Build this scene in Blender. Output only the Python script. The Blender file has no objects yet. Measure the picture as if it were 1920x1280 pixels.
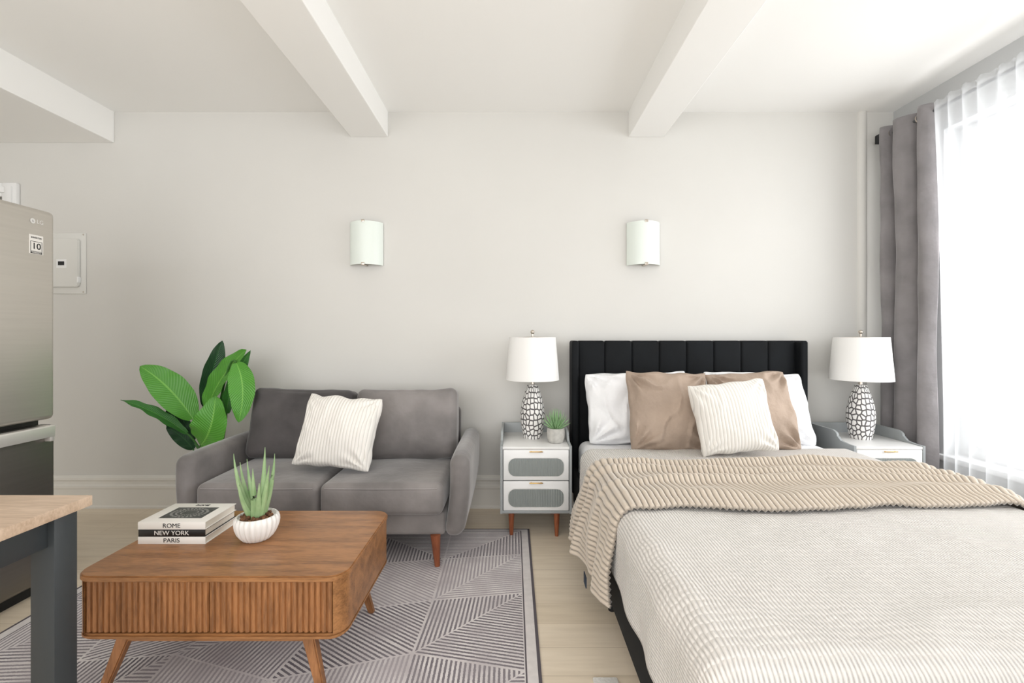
import bpy, bmesh, math, random
from mathutils import Vector, Matrix, Euler, noise
random.seed(4)
PI = math.pi
C = bpy.context.scene.collection
F = 853.33; CH = 1.19; D = 3.17
def P(px, py, Y): return Vector(((px-962)*Y/F, Y, CH-(py-630)*Y/F))

# ------------------------------------------------------------ materials
def lin(c):
    return tuple((v/255/12.92 if v/255 <= .04045 else ((v/255+.055)/1.055)**2.4) for v in c)+(1,)
def nd(nt, t, **k):
    n = nt.nodes.new(t)
    for a, b in k.items(): setattr(n, a, b)
    return n
def math_(nt, op, a, b=None, c=None):
    n = nd(nt, 'ShaderNodeMath', operation=op)
    for i, v in enumerate((a, b, c)):
        if v is None: continue
        if isinstance(v, (int, float)): n.inputs[i].default_value = v
        else: nt.links.new(v, n.inputs[i])
    return n.outputs[0]
def mat(name, rgb, rough=.5, metal=0, var=0, vscale=4, bump=0, bscale=60, bdist=.004, sheen=0, stretch=(1,1,1), spec=.5, emis=0, rgb2=None):
    m = bpy.data.materials.new(name); m.use_nodes = True; nt = m.node_tree
    b = nt.nodes['Principled BSDF']
    b.inputs['Base Color'].default_value = lin(rgb); b.inputs['Roughness'].default_value = rough
    b.inputs['Metallic'].default_value = metal; b.inputs['Specular IOR Level'].default_value = spec
    if sheen: b.inputs['Sheen Weight'].default_value = sheen; b.inputs['Sheen Roughness'].default_value = .4
    tc = nd(nt, 'ShaderNodeTexCoord'); mp = nd(nt, 'ShaderNodeMapping'); mp.inputs['Scale'].default_value = stretch
    nt.links.new(tc.outputs['Object'], mp.inputs[0])
    if var or rgb2:
        n = nd(nt, 'ShaderNodeTexNoise'); n.inputs['Scale'].default_value = vscale; n.inputs['Detail'].default_value = 5
        nt.links.new(mp.outputs[0], n.inputs[0])
        r = nd(nt, 'ShaderNodeValToRGB'); e = r.color_ramp.elements
        if rgb2: a, c = lin(rgb), lin(rgb2)
        else: a, c = lin(tuple(v*(1-var) for v in rgb)), lin(tuple(min(255, v*(1+var)) for v in rgb))
        e[0].position = .3; e[0].color = a; e[1].position = .7; e[1].color = c
        nt.links.new(n.outputs[0], r.inputs[0]); nt.links.new(r.outputs[0], b.inputs['Base Color'])
    if bump:
        n = nd(nt, 'ShaderNodeTexNoise'); n.inputs['Scale'].default_value = bscale; n.inputs['Detail'].default_value = 4
        nt.links.new(mp.outputs[0], n.inputs[0])
        bp = nd(nt, 'ShaderNodeBump'); bp.inputs['Strength'].default_value = bump; bp.inputs['Distance'].default_value = bdist
        nt.links.new(n.outputs[0], bp.inputs['Height']); nt.links.new(bp.outputs[0], b.inputs['Normal'])
    return m
def wood(name, c1, c2, stretch, rough=.4, scale=3.0):
    m = mat(name, c1, rough); nt = m.node_tree; b = nt.nodes['Principled BSDF']
    mp = [n for n in nt.nodes if n.type == 'MAPPING'][0]; mp.inputs['Scale'].default_value = stretch
    n1 = nd(nt, 'ShaderNodeTexNoise'); n1.inputs['Scale'].default_value = scale; n1.inputs['Detail'].default_value = 8; n1.inputs['Distortion'].default_value = .6
    n2 = nd(nt, 'ShaderNodeTexNoise'); n2.inputs['Scale'].default_value = scale*7; n2.inputs['Detail'].default_value = 3
    nt.links.new(mp.outputs[0], n1.inputs[0]); nt.links.new(mp.outputs[0], n2.inputs[0])
    s = math_(nt, 'ADD', math_(nt, 'MULTIPLY', n1.outputs[0], .6), math_(nt, 'MULTIPLY', n2.outputs[0], .4))
    r = nd(nt, 'ShaderNodeValToRGB'); e = r.color_ramp.elements
    e[0].position = .36; e[0].color = lin(c2); e[1].position = .60; e[1].color = lin(c1)
    nt.links.new(s, r.inputs[0]); nt.links.new(r.outputs[0], b.inputs['Base Color'])
    bp = nd(nt, 'ShaderNodeBump'); bp.inputs['Strength'].default_value = .15; bp.inputs['Distance'].default_value = .002
    nt.links.new(s, bp.inputs['Height']); nt.links.new(bp.outputs[0], b.inputs['Normal'])
    return m
def ribbed(name, rgb, pitch, depth, rough=.9, cross=0.0, sheen=.3, axis=0, dark=.9, wob=.8, strength=.8, nscale=14, ramp=.45, crossr=1.7):
    m = mat(name, rgb, rough, sheen=sheen); nt = m.node_tree; b = nt.nodes['Principled BSDF']
    uv = nd(nt, 'ShaderNodeUVMap'); sp = nd(nt, 'ShaderNodeSeparateXYZ'); nt.links.new(uv.outputs[0], sp.inputs[0])
    n = nd(nt, 'ShaderNodeTexNoise'); n.inputs['Scale'].default_value = nscale; n.inputs['Detail'].default_value = 3
    nt.links.new(uv.outputs[0], n.inputs[0])
    x = math_(nt, 'ADD', sp.outputs[axis], math_(nt, 'MULTIPLY', n.outputs[0], pitch*wob)) if wob else sp.outputs[axis]
    h = math_(nt, 'ABSOLUTE', math_(nt, 'SINE', math_(nt, 'MULTIPLY', x, PI/pitch)))
    if cross:
        n2 = nd(nt, 'ShaderNodeTexNoise'); n2.inputs['Scale'].default_value = nscale*5; n2.inputs['Detail'].default_value = 2
        nt.links.new(uv.outputs[0], n2.inputs[0])
        y = math_(nt, 'ADD', sp.outputs[1-axis], math_(nt, 'MULTIPLY', n2.outputs[0], pitch*3))
        h2 = math_(nt, 'ABSOLUTE', math_(nt, 'SINE', math_(nt, 'MULTIPLY', y, PI/(pitch*crossr))))
        h = math_(nt, 'MULTIPLY', h, math_(nt, 'ADD', math_(nt, 'MULTIPLY', h2, cross), 1-cross))
    r = nd(nt, 'ShaderNodeValToRGB'); e = r.color_ramp.elements
    e[0].position = 0; e[0].color = lin(tuple(v*dark for v in rgb)); e[1].position = ramp; e[1].color = lin(rgb)  # crease shade between the ribs is put into the colour
    nt.links.new(h, r.inputs[0]); nt.links.new(r.outputs[0], b.inputs['Base Color'])
    bp = nd(nt, 'ShaderNodeBump'); bp.inputs['Strength'].default_value = strength; bp.inputs['Distance'].default_value = depth
    nt.links.new(h, bp.inputs['Height']); nt.links.new(bp.outputs[0], b.inputs['Normal'])
    return m

M = {}
M['wall'] = mat('wall_paint', (214,212,207), .75, bump=.08, bscale=40, var=.008, vscale=1.2)
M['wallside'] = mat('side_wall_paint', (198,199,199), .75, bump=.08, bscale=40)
M['ceil'] = mat('ceiling_paint', (246,245,242), .8, bump=.05, bscale=30)
M['trim'] = mat('trim_paint', (226,223,216), .45)
M['white'] = mat('white_lacquer', (240,240,239), .35)
M['marble'] = mat('white_top', (238,237,235), .25, rgb2=(226,225,223), vscale=6)
M['greyp'] = mat('grey_lacquer', (160,164,165), .45)
M['gold'] = mat('brass', (205,165,95), .3, metal=1)
M['chrome'] = mat('nickel', (200,190,178), .3, metal=1)
M['black'] = mat('black_metal', (24,25,27), .45)
M['walnut'] = wood('walnut_long', (168,117,72), (120,80,46), (1.2,9,9), .33)
M['walnutv'] = wood('walnut_upright', (166,113,70), (122,80,47), (9,9,1.2), .4)
M['legwood'] = wood('reddish_leg_wood', (158,92,58), (125,66,40), (9,9,1.5), .35)
M['oaktop'] = wood('pale_oak', (212,188,165), (184,158,134), (1.0,10,6), .4)
M['slate'] = mat('slate_paint', (50,55,58), .5)
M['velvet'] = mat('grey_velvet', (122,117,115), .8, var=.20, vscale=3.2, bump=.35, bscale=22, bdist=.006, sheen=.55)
M['velvetd'] = mat('grey_velvet_shaded', (80,76,76), .85, var=.22, vscale=3.2, bump=.35, bscale=22, bdist=.006, sheen=.3)  # darker copy of the velvet, shading on the sofa back put into colour
M['blackvel'] = mat('black_velvet', (11,14,17), .75, var=.25, vscale=6, bump=.2, bscale=200, bdist=.001, sheen=.02, spec=.25)
M['drape'] = mat('grey_curtain_velvet', (134,130,131), .85, var=.08, vscale=6, bump=.5, bscale=10, bdist=.018, sheen=.35)
M['cotton'] = mat('white_cotton', (246,246,247), .85, bump=.6, bscale=10, bdist=.025)
M['tan'] = mat('tan_linen', (172,153,137), .85, var=.06, vscale=5, bump=.7, bscale=12, bdist=.025)
M['cream'] = ribbed('cream_rib', (238,234,227), .017, .001, wob=0, sheen=.2, dark=.88, ramp=.5)
M['quilt'] = ribbed('cream_quilt', (229,224,218), .0100, .0042, cross=.5, dark=.89, wob=1.7, nscale=7, crossr=2.4, strength=1)
M['throw'] = ribbed('tan_rib_fleece', (208,195,179), .0215, .001, wob=0, sheen=.5, dark=.66, ramp=.6)
M['navy'] = mat('navy_tag', (35,50,70), .7)
M['shade'] = mat('lamp_shade_linen', (244,243,240), .85, bump=.1, bscale=300, bdist=.001)
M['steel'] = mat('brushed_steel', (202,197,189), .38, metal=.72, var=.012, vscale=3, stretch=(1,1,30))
M['steellow'] = mat('brushed_steel_dark_reflection', (132,128,123), .36, metal=.8, var=.012, vscale=3, stretch=(1,1,30))  # same steel, darkened: the drawer's dark reflection is put into the colour
M['steeldark'] = mat('dark_gap', (60,58,56), .5, metal=.5)
M['panel'] = mat('cream_panel_paint', (222,221,216), .4)
M['pot'] = mat('white_ceramic', (240,238,234), .4)
M['potgrey'] = mat('grey_ceramic', (190,188,182), .6, var=.06, vscale=40)
M['gravel'] = mat('brown_pebbles', (130,90,60), .8, rgb2=(66,40,26), vscale=70)
M['soil'] = mat('potting_soil', (50,38,30), .95, bump=.5)
M['aloe'] = mat('aloe_green', (124,158,106), .45, rgb2=(166,190,144), vscale=16)
M['succ'] = mat('succulent_green', (140,176,128), .5, var=.15, vscale=30)
M['paper'] = mat('book_paper', (232,226,214), .8, bump=.3, bscale=8, stretch=(1,1,200), bdist=.001)
M['bookwhite'] = mat('white_book_cover', (238,234,228), .4)
M['bookblack'] = mat('black_book_cover', (22,22,22), .4)
M['ink'] = mat('black_ink', (28,28,28), .6)
M['inkgrey'] = mat('grey_photo_print', (84,84,84), .5, rgb2=(44,44,44), vscale=60)
M['inkpale'] = mat('pale_photo_print', (170,168,165), .5)
M['rubber'] = mat('dark_rubber', (30,30,30), .8)
M['frost'] = mat('frosted_glass', (230,237,230), .35)
M['logo'] = mat('logo_silver', (228,226,222), .35)

def glassfl():
    m = mat('fluted_smoked_glass', (146,152,150), .25); nt = m.node_tree; b = nt.nodes['Principled BSDF']
    mp = [n for n in nt.nodes if n.type == 'MAPPING'][0]
    w = nd(nt, 'ShaderNodeTexWave'); w.inputs['Scale'].default_value = 32; nt.links.new(mp.outputs[0], w.inputs[0])
    bp = nd(nt, 'ShaderNodeBump'); bp.inputs['Strength'].default_value = .6; bp.inputs['Distance'].default_value = .004
    nt.links.new(w.outputs[1], bp.inputs['Height']); nt.links.new(bp.outputs[0], b.inputs['Normal'])
    return m
M['fluted'] = glassfl()
def sheer():
    m = bpy.data.materials.new('sheer_voile'); m.use_nodes = True; nt = m.node_tree; nt.nodes.clear()
    o = nd(nt, 'ShaderNodeOutputMaterial'); mx = nd(nt, 'ShaderNodeMixShader'); m2 = nd(nt, 'ShaderNodeMixShader')
    t = nd(nt, 'ShaderNodeBsdfTransparent'); tr = nd(nt, 'ShaderNodeBsdfTranslucent'); d = nd(nt, 'ShaderNodeBsdfDiffuse')
    t.inputs[0].default_value = (.98,.985,.99,1)
    tr.inputs[0].default_value = (.60,.61,.62,1); d.inputs[0].default_value = (.88,.89,.90,1)
    m2.inputs[0].default_value = .45; nt.links.new(tr.outputs[0], m2.inputs[1]); nt.links.new(d.outputs[0], m2.inputs[2])
    lw = nd(nt, 'ShaderNodeLayerWeight'); lw.inputs[0].default_value = .5
    nt.links.new(math_(nt, 'ADD', math_(nt, 'MULTIPLY', lw.outputs[1], .45), .44), mx.inputs[0])
    nt.links.new(t.outputs[0], mx.inputs[1]); nt.links.new(m2.outputs[0], mx.inputs[2]); nt.links.new(mx.outputs[0], o.inputs[0])
    return m
M['sheer'] = sheer()
def pane():
    m = bpy.data.materials.new('window_glass'); m.use_nodes = True; nt = m.node_tree; nt.nodes.clear()
    o = nd(nt, 'ShaderNodeOutputMaterial'); mx = nd(nt, 'ShaderNodeMixShader')
    t = nd(nt, 'ShaderNodeBsdfTransparent'); g = nd(nt, 'ShaderNodeBsdfGlossy'); g.inputs['Roughness'].default_value = .05
    mx.inputs[0].default_value = .05
    nt.links.new(t.outputs[0], mx.inputs[1]); nt.links.new(g.outputs[0], mx.inputs[2]); nt.links.new(mx.outputs[0], o.inputs[0])
    return m
M['glass'] = pane()
def floor_m():
    m = mat('pale_laminate', (220,205,182), .38); nt = m.node_tree; b = nt.nodes['Principled BSDF']
    tc = [n for n in nt.nodes if n.type == 'TEX_COORD'][0]
    br = nd(nt, 'ShaderNodeTexBrick'); br.offset = .37
    for k, v in (('Scale', 1), ('Brick Width', 1.25), ('Row Height', .145), ('Mortar Size', .0010), ('Bias', 0)): br.inputs[k].default_value = v
    br.inputs['Color1'].default_value = lin((238,224,203)); br.inputs['Color2'].default_value = lin((228,213,190)); br.inputs['Mortar'].default_value = lin((200,183,158))
    nt.links.new(tc.outputs['Object'], br.inputs[0])
    mp = [n for n in nt.nodes if n.type == 'MAPPING'][0]; mp.inputs['Scale'].default_value = (1.2,12,1)
    n = nd(nt, 'ShaderNodeTexNoise'); n.inputs['Scale'].default_value = 3; n.inputs['Detail'].default_value = 7
    nt.links.new(mp.outputs[0], n.inputs[0])
    mx = nd(nt, 'ShaderNodeMix', data_type='RGBA', blend_type='MULTIPLY'); mx.inputs[0].default_value = .3
    r = nd(nt, 'ShaderNodeValToRGB'); r.color_ramp.elements[0].position = .3; r.color_ramp.elements[0].color = (.66,.62,.56,1); r.color_ramp.elements[1].position = .6
    nt.links.new(n.outputs[0], r.inputs[0]); nt.links.new(br.outputs[0], mx.inputs[6]); nt.links.new(r.outputs[0], mx.inputs[7])
    nt.links.new(mx.outputs[2], b.inputs['Base Color'])
    return m
M['floor'] = floor_m()
def rug_m():
    m = mat('woven_striped_rug', (200,195,195), .95, sheen=.2); nt = m.node_tree; b = nt.nodes['Principled BSDF']
    uv = nd(nt, 'ShaderNodeUVMap'); sp = nd(nt, 'ShaderNodeSeparateXYZ'); nt.links.new(uv.outputs[0], sp.inputs[0])
    tc = [n for n in nt.nodes if n.type == 'TEX_COORD'][0]
    n = nd(nt, 'ShaderNodeTexNoise'); n.inputs['Scale'].default_value = 7; n.inputs['Detail'].default_value = 6
    nt.links.new(tc.outputs['Object'], n.inputs[0])
    n2 = nd(nt, 'ShaderNodeTexNoise'); n2.inputs['Scale'].default_value = 140; n2.inputs['Detail'].default_value = 2
    nt.links.new(tc.outputs['Object'], n2.inputs[0])
    fr = math_(nt, 'FRACT', math_(nt, 'DIVIDE', math_(nt, 'ADD', sp.outputs[0], math_(nt, 'MULTIPLY', n2.outputs[0], .005)), .0175))
    st = math_(nt, 'GREATER_THAN', fr, .52)
    tone = math_(nt, 'FLOOR', sp.outputs[1])
    edge = math_(nt, 'LESS_THAN', math_(nt, 'FRACT', sp.outputs[1]), .5)
    st = math_(nt, 'MULTIPLY', st, edge)
    r = nd(nt, 'ShaderNodeValToRGB'); r.color_ramp.interpolation = 'CONSTANT'
    el = r.color_ramp.elements
    el[0].position = 0; el[0].color = lin((100,92,102)); el[1].position = .2; el[1].color = lin((160,152,158))
    e = el.new(.45); e.color = lin((128,120,128)); e = el.new(.7); e.color = lin((84,76,88))
    nt.links.new(math_(nt, 'DIVIDE', tone, 4), r.inputs[0])
    lr = nd(nt, 'ShaderNodeValToRGB'); lr.color_ramp.elements[0].position = .35; lr.color_ramp.elements[0].color = lin((200,193,195)); lr.color_ramp.elements[1].position = .65; lr.color_ramp.elements[1].color = lin((230,225,224))
    nt.links.new(n.outputs[0], lr.inputs[0])
    wear = math_(nt, 'ADD', math_(nt, 'MULTIPLY', n.outputs[0], .8), .40)
    mx = nd(nt, 'ShaderNodeMix', data_type='RGBA'); mx.clamp_factor = True; nt.links.new(math_(nt, 'MULTIPLY', st, wear), mx.inputs[0])
    nt.links.new(lr.outputs[0], mx.inputs[6]); nt.links.new(r.outputs[0], mx.inputs[7]); nt.links.new(mx.outputs[2], b.inputs['Base Color'])
    return m
M['rug'] = rug_m()
M['rugedge'] = mat('rug_border', (92,86,92), .95)
M['rugband'] = mat('rug_band', (220,215,214), .95, var=.03, vscale=30)
M['shag'] = mat('white_shag', (238,236,232), .95, bump=.8, bscale=120)
def lampbase():
    m = mat('carved_black_white', (235,233,228), .5); nt = m.node_tree; b = nt.nodes['Principled BSDF']
    uv = nd(nt, 'ShaderNodeUVMap'); mp = nd(nt, 'ShaderNodeMapping'); mp.inputs['Scale'].default_value = (18,30,1)
    nt.links.new(uv.outputs[0], mp.inputs[0])
    v = nd(nt, 'ShaderNodeTexVoronoi', feature='DISTANCE_TO_EDGE'); v.voronoi_dimensions = '2D'; v.inputs['Scale'].default_value = 1; v.inputs['Randomness'].default_value = .6
    nt.links.new(mp.outputs[0], v.inputs[0])
    r = nd(nt, 'ShaderNodeValToRGB'); e = r.color_ramp.elements
    e[0].position = .10; e[0].color = lin((84,80,80)); e[1].position = .16; e[1].color = lin((240,238,235))
    nt.links.new(v.outputs[0], r.inputs[0]); nt.links.new(r.outputs[0], b.inputs['Base Color'])
    bp = nd(nt, 'ShaderNodeBump'); bp.inputs['Distance'].default_value = .006; bp.inputs['Strength'].default_value = .6
    nt.links.new(v.outputs[0], bp.inputs['Height']); nt.links.new(bp.outputs[0], b.inputs['Normal'])
    return m
M['lampbase'] = lampbase()
def leafm(name, c1, c2):
    m = mat(name, c1, .35, spec=.4); nt = m.node_tree; b = nt.nodes['Principled BSDF']
    uv = nd(nt, 'ShaderNodeUVMap'); sp = nd(nt, 'ShaderNodeSeparateXYZ'); nt.links.new(uv.outputs[0], sp.inputs[0])
    a = math_(nt, 'ABSOLUTE', sp.outputs[0])
    mid = math_(nt, 'LESS_THAN', a, .05)
    vn = math_(nt, 'ABSOLUTE', math_(nt, 'SINE', math_(nt, 'MULTIPLY', math_(nt, 'SUBTRACT', sp.outputs[1], math_(nt, 'MULTIPLY', a, .22)), 70)))
    r = nd(nt, 'ShaderNodeMix', data_type='RGBA'); r.inputs[6].default_value = lin(c1); r.inputs[7].default_value = lin(c2)
    nt.links.new(math_(nt, 'MAXIMUM', mid, math_(nt, 'MULTIPLY', vn, .25)), r.inputs[0]); nt.links.new(r.outputs[2], b.inputs['Base Color'])
    bp = nd(nt, 'ShaderNodeBump'); bp.inputs['Distance'].default_value = .003; bp.inputs['Strength'].default_value = .5
    nt.links.new(vn, bp.inputs['Height']); nt.links.new(bp.outputs[0], b.inputs['Normal'])
    return m
M['leaf'] = leafm('leaf_green', (74,142,46), (118,178,76))
M['leafdark'] = leafm('leaf_shaded_green', (26,62,34), (44,90,46))  # shade on the averted and lower leaves put into the green
M['leafmid'] = leafm('leaf_mid_green', (48,108,40), (84,146,62))
M['stem'] = mat('stem_green', (60,110,45), .5)

# ------------------------------------------------------------ geometry helpers
def empty(name, loc, label, cat, group=None):
    o = bpy.data.objects.new(name, None); C.objects.link(o); o.location = loc; o.empty_display_size = .1
    o['label'] = label; o['category'] = cat
    if group: o['group'] = group
    return o
def tag(o, label, cat, group=None):
    o['label'] = label; o['category'] = cat
    if group: o['group'] = group
    return o
def obj(name, bm, m, parent=None, smooth=True, kind=None, base=None, ang=40):
    off = Vector((0,0,0))
    if parent is not None:
        q = parent
        while q is not None: off += q.location; q = q.parent
    elif base is not None: off = Vector(base)
    bmesh.ops.translate(bm, verts=bm.verts, vec=-off)
    bmesh.ops.recalc_face_normals(bm, faces=bm.faces)
    me = bpy.data.meshes.new(name); bm.to_mesh(me); bm.free()
    ms = m if isinstance(m, (list, tuple)) else [m]
    for x in ms: me.materials.append(x)
    o = bpy.data.objects.new(name, me); C.objects.link(o)
    if smooth:
        for p in me.polygons: p.use_smooth = True
        me.set_sharp_from_angle(angle=math.radians(ang))
    if parent is not None: o.parent = parent
    elif base is not None: o.location = off
    if kind: o['kind'] = kind
    return o
def B(): return bmesh.new()
def box(bm, x0, x1, y0, y1, z0, z1, bev=0, seg=2):
    g = bmesh.ops.create_cube(bm, size=1, matrix=Matrix.Translation(((x0+x1)/2,(y0+y1)/2,(z0+z1)/2)) @ Matrix.Diagonal((x1-x0,y1-y0,z1-z0,1)))
    if bev:
        es = list({e for v in g['verts'] for e in v.link_edges})
        bmesh.ops.bevel(bm, geom=es, offset=bev, segments=seg, affect='EDGES', profile=.5)
def frame_to(p0, p1):
    d = (Vector(p1)-Vector(p0)); return Matrix.Translation(p0) @ d.to_track_quat('Z', 'Y').to_matrix().to_4x4(), d.length
def cyl(bm, p0, p1, r0, r1=None, n=20):
    if r1 is None: r1 = r0
    Mx, L = frame_to(p0, p1)
    bmesh.ops.create_cone(bm, cap_ends=True, segments=n, radius1=r0, radius2=r1, depth=L, matrix=Mx @ Matrix.Translation((0,0,L/2)))
def ball(bm, c, r, n=14, sc=(1,1,1)):
    bmesh.ops.create_uvsphere(bm, u_segments=n, v_segments=n//2+1, radius=r, matrix=Matrix.Translation(c) @ Matrix.Diagonal((*sc,1)))
def grid(bm, nu, nv, f, wrap=False, mi=0):
    uvl = bm.loops.layers.uv.verify(); V = []; U = []
    for i in range(nu+1):
        rv = []; ru = []
        for j in range(nv+1):
            p, uv = f(i/nu, j/nv); ru.append(uv)
            rv.append(V[0][j] if (wrap and i == nu) else bm.verts.new(p))
        V.append(rv); U.append(ru)
    for i in range(nu):
        for j in range(nv):
            try: fc = bm.faces.new((V[i][j], V[i+1][j], V[i+1][j+1], V[i][j+1]))
            except ValueError: continue
            fc.material_index = mi
            for lp, uv in zip(fc.loops, (U[i][j], U[i+1][j], U[i+1][j+1], U[i][j+1])): lp[uvl].uv = uv
def lathe(bm, prof, c, n=40, fn=None):
    c = Vector(c); L = len(prof)-1
    def f(u, v):
        r, z = prof[round(v*L)]; a = u*2*PI
        if fn: r = fn(r, z, a)
        return c+Vector((r*math.cos(a), r*math.sin(a), z)), (u, z)
    grid(bm, n, L, f, wrap=True)
    bmesh.ops.remove_doubles(bm, verts=bm.verts, dist=1e-6)
def prism(bm, pts, vec):
    vs = [bm.verts.new(p) for p in pts]; f = bm.faces.new(vs)
    r = bmesh.ops.extrude_face_region(bm, geom=[f])
    bmesh.ops.translate(bm, verts=[v for v in r['geom'] if isinstance(v, bmesh.types.BMVert)], vec=vec)
def roundrect(x0, x1, y0, y1, r, n=6):
    pts = []
    for cx, cy, a0 in ((x1-r,y1-r,0),(x0+r,y1-r,PI/2),(x0+r,y0+r,PI),(x1-r,y0+r,1.5*PI)):
        for k in range(n+1): a = a0+k/n*PI/2; pts.append((cx+r*math.cos(a), cy+r*math.sin(a)))
    return pts
def slab(bm, x0, x1, y0, y1, z0, z1, r, bev=.003):
    b2 = B(); prism(b2, [(x,y,z0) for x, y in roundrect(x0,x1,y0,y1,r)], (0,0,z1-z0))
    es = [e for e in b2.edges if abs(e.verts[0].co.z-e.verts[1].co.z) < 1e-6]
    if bev: bmesh.ops.bevel(b2, geom=es, offset=bev, segments=2, affect='EDGES')
    me = bpy.data.meshes.new('tmp'); b2.to_mesh(me); b2.free(); bm.from_mesh(me); bpy.data.meshes.remove(me)
def axis_pts(h, r, n):
    a = [-h+r*k/4 for k in range(5)]; inner = [-h+r+(2*h-2*r)*k/n for k in range(1, n)]
    return a+inner+[-x for x in reversed(a)]
def softbox(bm, c, s, r, bulge=(0,0,0), n=8, Mx=None, fn=None):
    b2 = B(); h = [v/2 for v in s]
    ax = [axis_pts(h[i], min(r, h[i]*.98), n) for i in range(3)]
    def pos(p):
        q = [max(-(h[i]-r), min(h[i]-r, p[i])) if h[i] > r else 0 for i in range(3)]
        d = Vector([p[i]-q[i] for i in range(3)])
        if d.length > 1e-9: d = d.normalized()*r
        o = Vector(q)+d
        u = [max(0, 1-(p[i]/h[i])**2) for i in range(3)]
        o.x += math.copysign(bulge[0]*u[1]*u[2], p[0])*abs(p[0]/h[0])
        o.y += math.copysign(bulge[1]*u[0]*u[2], p[1])*abs(p[1]/h[1])
        o.z += math.copysign(bulge[2]*u[0]*u[1], p[2])*abs(p[2]/h[2])
        if fn: o = fn(o)
        return o
    for a in range(3):
        i, j = [k for k in range(3) if k != a]
        for sg in (-1, 1):
            V = []
            for x in ax[i]:
                row = []
                for y in ax[j]:
                    p = [0,0,0]; p[a] = sg*h[a]; p[i] = x; p[j] = y; row.append(b2.verts.new(pos(p)))
                V.append(row)
            for x in range(len(ax[i])-1):
                for y in range(len(ax[j])-1): b2.faces.new((V[x][y],V[x+1][y],V[x+1][y+1],V[x][y+1]))
    bmesh.ops.remove_doubles(b2, verts=b2.verts, dist=1e-5)
    T = Matrix.Translation(c) @ (Mx if Mx else Matrix())
    bmesh.ops.transform(b2, matrix=T, verts=b2.verts)
    me = bpy.data.meshes.new('tmp'); b2.to_mesh(me); b2.free(); bm.from_mesh(me); bpy.data.meshes.remove(me)
def tube(bm, pts, r, n=8):
    pts = [Vector(p) for p in pts]; m = len(pts)-1
    rr = r if callable(r) else (lambda t: r)
    def f(u, v):
        k = round(v*m); p = pts[k]; t = (pts[min(m,k+1)]-pts[max(0,k-1)]).normalized()
        a = t.orthogonal().normalized() if abs(t.z) > .99 else t.cross(Vector((0,0,1))).normalized(); b = t.cross(a)
        an = u*2*PI
        return p+(a*math.cos(an)+b*math.sin(an))*rr(v), (u, v)
    grid(bm, n, m, f, wrap=True)
def text(name, s, size, loc, rot, m, parent, ext=.0006, align='CENTER', sx=1):
    cu = bpy.data.curves.new(name, 'FONT'); cu.body = s; cu.size = size; cu.extrude = ext; cu.align_x = align; cu.align_y = 'CENTER'
    t = bpy.data.objects.new(name+'_tmp', cu); C.objects.link(t); bpy.context.view_layer.update()
    me = bpy.data.meshes.new_from_object(t.evaluated_get(bpy.context.evaluated_depsgraph_get()))
    bpy.data.objects.remove(t); bpy.data.curves.remove(cu)
    bm = B(); bm.from_mesh(me); bpy.data.meshes.remove(me)
    T = Matrix.Translation(loc) @ Euler(rot).to_matrix().to_4x4() @ Matrix.Diagonal((sx,1,1,1))
    bmesh.ops.transform(bm, matrix=T, verts=bm.verts)
    return obj(name, bm, m, parent, smooth=False)
def pillow(bm, w, h, t, c, lean=75, roll=0, yaw=0, rib=0, ribd=.003, seed=0, n=70, pinch=.06, wr=.010, rc=.07, ex=.5, taper=0):
    T = Matrix.Translation(c) @ Matrix.Rotation(math.radians(yaw), 4, 'Z') @ Matrix.Rotation(math.radians(lean), 4, 'X') @ Matrix.Rotation(math.radians(roll), 4, 'Z')
    nu = int(w/rib*7) if rib else n
    for sg in (-1, 1):
        def f(u, v):
            a = 2*u-1; b = 2*v-1
            cr = 1-rc*(abs(a)*abs(b))**5
            x = a*w/2*(1-pinch*(1-b*b)*abs(a)**3)*cr; y = b*h/2*(1-pinch*(1-a*a)*abs(b)**3)*cr
            x *= 1+taper*b
            x += .010*noise.noise(Vector((b*2.5, seed*7.3, 1 if a > 0 else 5)))*abs(a)**4
            y += .014*noise.noise(Vector((a*2.5, seed*5.7, 2 if b > 0 else 8)))*abs(b)**4
            e = max(0,(1-abs(a)**2.2))*max(0,(1-abs(b)**2.2))
            z = t/2*e**ex
            nz = noise.noise(Vector((x*5+seed, y*5, seed*3+sg)))*wr*1.6*min(1,e*5)
            # ridged creases
            rg_ = 1-abs(noise.noise(Vector((x*7+seed*2, y*5+seed, seed*1.7+sg))))*5
            nz += max(0, rg_)*wr*.42*min(1,e*5)
            for ka, kb in ((1,1),(1,-1),(-1,1),(-1,-1)):
                q = math.hypot(a-ka, b-kb); th = math.atan2(b-kb, a-ka)
                nz += wr*.55*math.sin(th*13+seed+ka*2+kb)*math.exp(-((q-.40)/.3)**2)*min(1, e*6)
            if rib: z += ribd*abs(math.sin(PI*x/rib))*min(1, e*8)
            edge = (1-min(1, e*3))*noise.noise(Vector((x*10, y*10, seed+9.)))*.010
            return T @ Vector((x, y, sg*(z+nz)+edge)), (x, y)
        grid(bm, nu, n, f)
    bmesh.ops.remove_doubles(bm, verts=bm.verts, dist=1e-5)

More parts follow.
